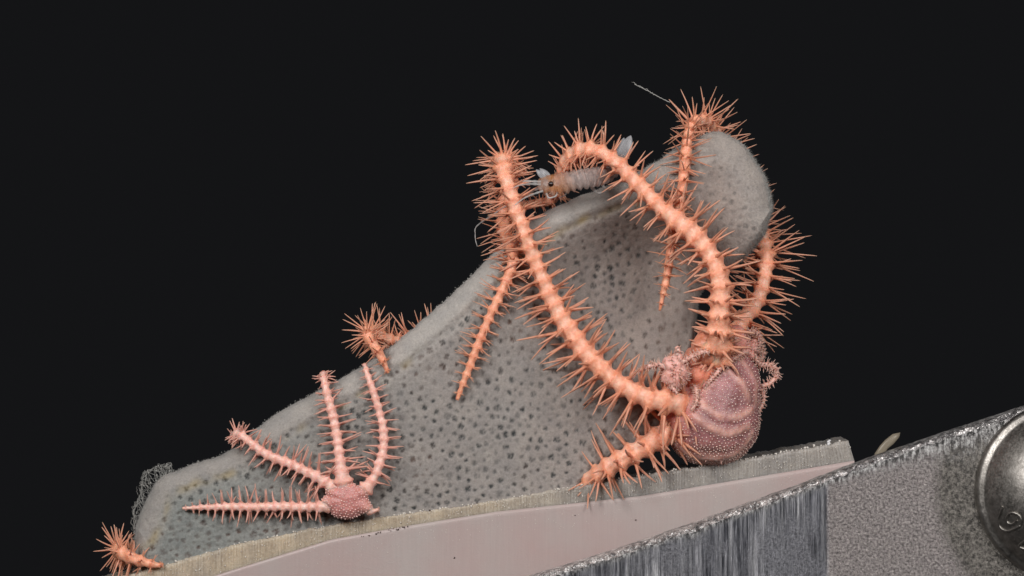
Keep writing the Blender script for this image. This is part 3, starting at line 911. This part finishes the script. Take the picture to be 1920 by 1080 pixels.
def make_small_star():
    root = empty('brittle_star', P(650, 972, -78))
    tag(root, 'smaller pink brittle star with granulated disc lying low on the left part of the sponge', 'brittle star')
    s = Star(root, **PINK)
    # five sided dome, its back turned to the viewer and a little upwards
    nu, nv = 60, 120
    c0 = P(651, 939, -70)
    th = np.linspace(0.01, np.pi - 0.01, nu); phi = np.linspace(0, 2 * np.pi, nv, endpoint=False)
    ph_arm = [R(185), R(140), R(92), R(38), R(-22)]
    V = []; C = []; dirs = []
    for t_ in th:
        for f_ in phi:
            near = min(abs((f_ - a + math.pi) % (2 * math.pi) - math.pi) for a in ph_arm)
            w = 1 + 0.16 * math.exp(-(near / 0.3) ** 2) - 0.09 * math.exp(-((near - 0.55) / 0.28) ** 2)
            dx, dz, dy = math.sin(t_) * math.cos(f_), math.sin(t_) * math.sin(f_), -math.cos(t_)
            V.append(c0 + np.array([math.copysign(abs(dx) ** 0.86, dx) * 42 * w, math.copysign(abs(dy) ** 1.1, dy) * 20, math.copysign(abs(dz) ** 0.86, dz) * 33 * w])); dirs.append((dx, dy, dz))
            k = math.exp(-(near / 0.34) ** 2) * min(1, max(0, (t_ - 0.55) / 0.5))
            C.append(np.array([0.60, 0.26, 0.24]) * (1 - k) + np.array([0.84, 0.43, 0.36]) * k)
    V = np.array(V); dirs = np.array(dirs)
    V += dirs * (vnoise(V, 12) * 1.1)[:, None]
    s.g.add(V, grid_faces(nu, nv, True).tolist(), np.array(C))
    kw = dict(per_side=3, seg=(11, 0.5), splen=2.8, spmin=7, sprad=0.18, ring=2.0, root_skip=30, fan=(-38, 45), sides=16, slim=0.95)
    s.arm([(640, 944, -70, 13), (608, 949, -72, 13.5), (586, 950, -70, 11.5), (560, 950, -67, 10.5), (500, 950, -62, 9.8), (440, 950, -60, 8.6), (390, 951, -58, 6.5), (342, 953, -56, 2)], **kw)
    s.arm([(644, 928, -68, 14), (614, 907, -70, 15), (598, 896, -72, 13.5), (576, 885, -70, 12), (540, 868, -66, 11), (502, 853, -64, 10.5), (476, 835, -62, 10), (458, 820, -58, 9.5), (445, 813, -46, 9), (437, 817, -30, 7), (434, 828, -16, 3)], **kw)
    s.arm([(648, 928, -68, 15), (643, 900, -73, 17), (640, 882, -73, 14), (637, 860, -72, 12), (632, 820, -66, 11), (624, 780, -62, 10), (615, 745, -60, 9), (609, 720, -54, 8.5), (606, 704, -42, 7.5), (606, 698, -24, 4)], **kw)
    s.arm([(664, 930, -68, 14), (686, 915, -70, 14), (698, 899, -71, 12.5), (708, 880, -70, 11.5), (718, 845, -65, 10.8), (719, 810, -62, 9.8), (712, 775, -60, 8.8), (702, 740, -58, 7.8), (692, 712, -55, 7), (686, 692, -46, 5.5), (683, 682, -36, 2.5)], **kw)
    kw2 = dict(kw); kw2['root_skip'] = 40
    s.arm([(668, 946, -66, 13), (690, 955, -68, 10), (700, 958, -68, 7), (710, 955, -68, 2)], **kw2)
    # spines on this star are only 2-3 pixels thick: one mass
    s.finish(0)
    g = Geo(); taken = []
    idx = rng.permutation(len(V))
    tk = np.zeros((0, 3)); lst = []
    for i in idx:
        if dirs[i][1] > 0.15: continue
        p = V[i]
        if lst and min(((np.array(lst) - p) ** 2).sum(1)) < 4.9 ** 2: continue
        lst.append(p)
        blob(g, p + dirs[i] * 0.4, np.full(3, rng.uniform(1.1, 1.6)), np.array([0.90, 0.60, 0.55]) * rng.uniform(0.85, 1.1))
    tag(g.build('disc_granules', MAT_GRAN, root), kind='stuff')
make_small_star()

def tiny_star(center, dr, arms, label, extra_fluff=0):
    root = empty('juvenile_brittle_star', P(*center))
    tag(root, label, 'brittle star', 'tiny young brittle stars riding on the large one')
    s = Star(root, **PALE)
    nu, nv = 24, 40
    c0 = P(*center); th = np.linspace(0.02, np.pi - 0.02, nu); phi = np.linspace(0, 2 * np.pi, nv, endpoint=False)
    V = np.array([c0 + np.array([math.sin(t) * math.cos(f) * dr[0], -math.cos(t) * dr[1], math.sin(t) * math.sin(f) * dr[2]]) * (1 + 0.06 * math.cos(5 * f)) for t in th for f in phi])
    V += ((V - c0) / np.linalg.norm(V - c0, axis=1)[:, None]) * (vnoise(V, 6) * 2.0 + vnoise(V, 16) * 5.0)[:, None]
    s.g.add(V, grid_faces(nu, nv, True).tolist(), np.array([0.80, 0.42, 0.36]))
    for a in arms:
        s.arm(a, per_side=4, seg=(4.5, 0.5), splen=1.9, spmin=5.5, sprad=0.2, ring=1.4, root_skip=3, fan=(-70, 80), sides=10, slim=1.0)
    for _ in range(extra_fluff):
        d = rng.normal(size=3); d /= np.linalg.norm(d)
        s.spines.append((c0 + d * np.array(dr) * 0.95, d, rng.uniform(4, 9), 1.0, 4))
    s.finish(0)
Z = big_disc_dep
tiny_star((1266, 696, -112), (25, 18, 33),
          [[(1250, 690, -118, 5), (1235, 684, -116, 4.5), (1212, 688, -108, 4), (1194, 698, -100, 3.2), (1176, 716, -92, 1.5)],
           [(1266, 674, -116, 5), (1272, 658, -118, 4), (1268, 650, -116, 3)],
           [(1280, 690, -118, 5), (1296, 710, Z(1296, 712) - 4, 4.5), (1307, 738, Z(1307, 738) - 3, 4), (1304, 758, Z(1304, 758) - 3, 3.5), (1296, 768, Z(1300, 766) - 5, 1.5)],
           [(1278, 680, -120, 5), (1298, 668, -122, 4.5), (1318, 660, -128, 4), (1330, 662, -134, 2)],
           [(1266, 712, -116, 5), (1262, 726, -120, 4), (1270, 738, -124, 2)]],
          'tiny pale pink brittle star sitting between the arm bases left of the purple disc', 200)
tiny_star((1408, 655, -36), (20, 18, 20),
          [[(1402, 645, -50, 4.5), (1396, 632, -54, 4.2), (1403, 622, -54, 4), (1416, 622, -52, 4), (1426, 634, -48, 4), (1424, 650, -44, 3.5), (1414, 660, -48, 2)],
           [(1414, 665, -42, 5), (1424, 682, -38, 5), (1442, 684, -34, 5), (1455, 692, -30, 4.8), (1456, 706, -30, 4.5), (1444, 718, -34, 4.5), (1428, 726, -36, 4.5), (1432, 742, -34, 4.2), (1430, 758, -34, 4), (1420, 775, -36, 3.5), (1416, 792, -38, 1.5)],
           [(1400, 658, -52, 5), (1382, 668, Z(1382, 670) - 3, 4.5), (1358, 686, Z(1358, 686) - 3, 4.2), (1340, 704, Z(1340, 704) - 3, 3.8), (1322, 728, Z(1322, 728) - 3, 1.5)],
           [(1416, 648, -30, 5), (1428, 652, -22, 4.5), (1432, 664, -18, 4), (1428, 676, -18, 2)],
           [(1396, 646, -46, 5), (1380, 636, -62, 5), (1366, 640, -84, 4), (1360, 652, -92, 2)]],
          'tiny pale pink brittle star with looped arms on the outer edge of the purple disc', 120)

# ================================================================== the little translucent crustacean
def make_amphipod():
    root = empty('amphipod', P(1080, 352, -34))
    tag(root, 'small translucent crustacean with black eye perched under the arching orange arm', 'crustacean')
    m, nt, b = new_mat('clear_shell')
    n1 = noise(nt, 9, 4)
    nt.links.new(mix(nt, attr(nt), ramp(nt, n1, [(0.3, (0.7, 0.7, 0.72)), (0.7, (1.25, 1.25, 1.25))]), 1.0, 'MULTIPLY'), b.inputs['Base Color'])
    b.inputs['Roughness'].default_value = 0.25; b.inputs['Alpha'].default_value = 0.5
    sss(b, 0.3, (1, .8, .7), 8)
    bump(nt, b, noise(nt, 5, 3), 0.8, 3)
    b.inputs['Roughness'].default_value = 0.18
    clear = gauze('clear_limb', (0.55, 0.54, 0.53), 0.42, 0.25)
    fin = gauze('clear_fin', (0.46, 0.47, 0.50), 0.4, 0.3)
    pts = [(1008, 347, -84, 8), (1018, 346, -84, 15), (1036, 346, -84, 19), (1056, 343, -90, 19), (1078, 338, -96, 18.5), (1100, 334, -92, 18), (1122, 330, -74, 17), (1142, 323, -50, 15), (1157, 311, -40, 12), (1165, 298, -40, 8.5), (1169, 290, -40, 5)]
    a = np.array(pts, float); q = np.concatenate([PP(a[:, :3]), a[:, 3:]], 1); q, t = catmull(q, 1.3)
    p, r_ = q[:, :3], q[:, 3]; T, N, B = frames(p, (0, -1, 0))
    ang = np.linspace(0, 2 * np.pi, 30, endpoint=False)
    segl = 12.5; ph = (t % segl) / segl
    step = np.where(t > 34, 0.20 * (ph - 0.5), 0)
    up = B if B[len(B) // 2][2] > 0 else -B
    c_, s_ = np.cos(ang)[None], np.sin(ang)[None]
    low = np.clip(-s_, 0, 1)
    rr = r_[:, None] * (1 + step[:, None] + low * 0.20 * np.sin(2 * np.pi * t / segl)[:, None])
    V = p[:, None] + rr[..., None] * (0.72 * c_[..., None] * N[:, None] + s_[..., None] * up[:, None])
    V = V.reshape(-1, 3)
    tt = np.repeat(t, 30)
    brown = np.clip(1.2 - np.abs(tt - 26) / 45, 0, 1) * np.clip(0.7 + vnoise(V, 11), 0, 1)
    C = np.array([0.50, 0.40, 0.37]) * (1 - brown[:, None]) + np.array([0.55, 0.24, 0.09]) * brown[:, None]
    g = Geo(); g.add(V, grid_faces(len(p), 30, True).tolist(), C)
    g.build('body', m, root)
    g = Geo(); v, f = ico()
    th = np.linspace(0.01, np.pi - 0.01, 14); phi = np.linspace(0, 2 * np.pi, 20, endpoint=False)
    e = P(1033, 345, -97.5)
    g.add(np.array([e + np.array([math.sin(x) * math.cos(y) * 5.0, -math.cos(x) * 3.4, math.sin(x) * math.sin(y) * 5.2]) for x in th for y in phi]), grid_faces(14, 20, True).tolist())
    g.build('eye', plain('black_eye', (0.02, 0.008, 0.006), 0.2), root)
    def limb(name, pp, r0, r1, mat=clear, sides=6):
        k = np.array(pp, float); q_, t_ = catmull(PP(k), 2.0); g_ = Geo()
        rad = r0 + (r1 - r0) * t_ / t_[-1]
        rad = rad * (1 + 0.18 * np.cos(t_ / 1.8))
        tube(g_, q_, rad, sides); return g_.build(name, mat, root)
    limb('antenna', [(1014, 341, -90), (995, 340, -92), (976, 339, -92)], 3.0, 2.2)
    limb('antenna', [(1014, 346, -92), (994, 345, -94), (976, 347, -94), (962, 352, -96)], 2.6, 1.2)
    limb('antenna', [(1014, 352, -84), (998, 358, -70), (978, 368, -40), (952, 384, 2), (925, 402, 10), (894, 424, 4), (891, 440, 2), (892, 452, 0), (895, 462, -2)], 2.6, 0.9)
    limb('leg', [(1018, 358, -90), (1000, 364, -94), (982, 372, -94), (966, 384, -98)], 2.4, 1.0)
    limb('leg', [(1024, 362, -90), (1030, 371, -92), (1044, 367, -90)], 2.2, 1.0)
    limb('leg', [(1046, 360, -88), (1040, 369, -88), (1026, 371, -84)], 2.2, 1.0)
    limb('leg', [(1064, 357, -84), (1060, 365, -80), (1048, 371, -74)], 2.0, 0.8)
    limb('leg', [(1106, 346, -70), (1112, 354, -60), (1122, 362, -50), (1136, 358, -50)], 4.0, 2.4)
    limb('leg', [(1126, 342, -58), (1134, 352, -54), (1148, 354, -52)], 3.6, 1.5)
    def leaf(name, base, tip, width, mat, thick=2.2, bend=2.0):
        a0, a1 = P(*base), P(*tip); ax = a1 - a0; L = np.linalg.norm(ax); ax /= L
        sd = np.cross(ax, (0, 1, 0)); sd /= np.linalg.norm(sd); nn = np.cross(ax, sd)
        us = np.linspace(0, 1, 26); an = np.linspace(0, 2 * np.pi, 20, endpoint=False); VV = []
        for u in us:
            w = width * (math.sin(math.pi * min(1, u ** 0.8 * 0.97 + 0.03)) ** 0.7) + 0.3
            for k in an: VV.append(a0 + ax * L * u + sd * w * math.cos(k) + nn * (thick * math.sin(k) * (0.3 + 0.7 * w / width) + bend * math.sin(math.pi * u)))
        g_ = Geo(); g_.add(np.array(VV), grid_faces(26, 20, True).tolist()); o = g_.build(name, mat, root)
        g2 = Geo()
        for k in (-0.5, 0.0, 0.5):
            tube(g2, np.array([a0 + ax * L * u + sd * width * k * math.sin(math.pi * u) - np.array([0, 1, 0]) * (thick * 0.9) for u in np.linspace(0.1, 0.9, 9)]), 0.7, 5)
        for c3 in (g2,):
            rb = c3.build('vein', clear, o)
    leaf('tail_fin', (1163, 302, -36), (1183, 254, -30), 12, fin)
    leaf('tail_fin', (1160, 304, -30), (1170, 258, -22), 9, fin)
    leaf('antenna_scale', (1024, 336, -88), (1005, 318, -86), 5.5, fin, 1.4)
    leaf('antenna_scale', (1032, 334, -84), (1012, 316, -78), 5.5, fin, 1.4)
make_amphipod()

# ================================================================== small stray things
def make_thread():
    g = Geo()
    q, _ = catmull(PP([(1256, 192, -15), (1236, 182, -16), (1214, 170, -18), (1190, 158, -20)]), 1.5)
    q += rng.normal(size=q.shape) * 0.35
    tube(g, q, 0.55 + 0.35 * rng.random(len(q)), 5)
    for k in (0.45, 0.62, 0.8, 0.97):
        i = int(k * (len(q) - 1))
        tube(g, np.array([q[i], q[i] + (-3, 1, 5 * rng.random()), q[i] + (-8, 0, 2 + 6 * rng.random())]), [0.6, 0.5, 0.2], 4)
        blob(g, q[i], (1.6, 1.1, 1.2), None, 0.3)
    tag(g.build('thread', plain('pale_fibre', (0.42, 0.42, 0.40), 0.6)), 'thin pale stray thread caught on the topmost orange spine', 'thread')
make_thread()

def make_flake():
    g = Geo()
    out = [(1640, 851), (1650, 836), (1660, 825), (1674, 814), (1688, 811), (1686, 820), (1676, 832), (1664, 842), (1654, 858), (1642, 866)]
    a = np.array([P(x, y, -62) for x, y in out]); n = len(a)
    b = a + np.array([0, 5, 0]); cen = a.mean(0)
    a2 = cen + (a - cen) * 0.7 - np.array([0, 2.5, 0])
    g.add(np.concatenate([a2, a, b]), grid_faces(3, n, True).tolist() + [list(range(n))[::-1], list(range(2 * n, 3 * n))])
    tag(g.build('shell_flake', gauze('flake_film', (0.38, 0.33, 0.25), 0.5, 0.3)), 'small translucent brownish flake leaning on the sloping metal edge', 'flake')
    g = Geo()
    for _ in range(5): blob(g, P(1555 + rng.normal() * 1.2, 829 + rng.normal() * 2.5, -42), rng.uniform(2, 3.4, 3), None, 0.2)
    tag(g.build('white_crumb', plain('white_crumb', (0.8, 0.8, 0.82), 0.4)), 'tiny white crumb on the upper edge of the acrylic sheet', 'crumb')
make_flake()

def make_grit():
    g = Geo()
    for _ in range(30):
        x = 664 + 108 * rng.random() ** 0.8; y = 1004 - (x - 664) * 0.155 + 4 * math.exp(-((x - 690) / 30) ** 2) + rng.normal() * 1.2 
        blob(g, P(x, y, F_SL - 4.5), rng.uniform(0.5, 1.6, 3), None, 0.3)
    for x, y in ((852, 1046), (1192, 975), (1078, 966), (894, 943), (806, 957)):
        blob(g, P(x, y, F_SL - 4.5), rng.uniform(1.2, 2.2, 3), None, 0.3)
    tag(g.build('grit', plain('dark_grit', (0.035, 0.018, 0.012), 0.6)), 'row of dark brown grit specks along the seam of block and sheet', 'grit', kind='stuff')
make_grit()
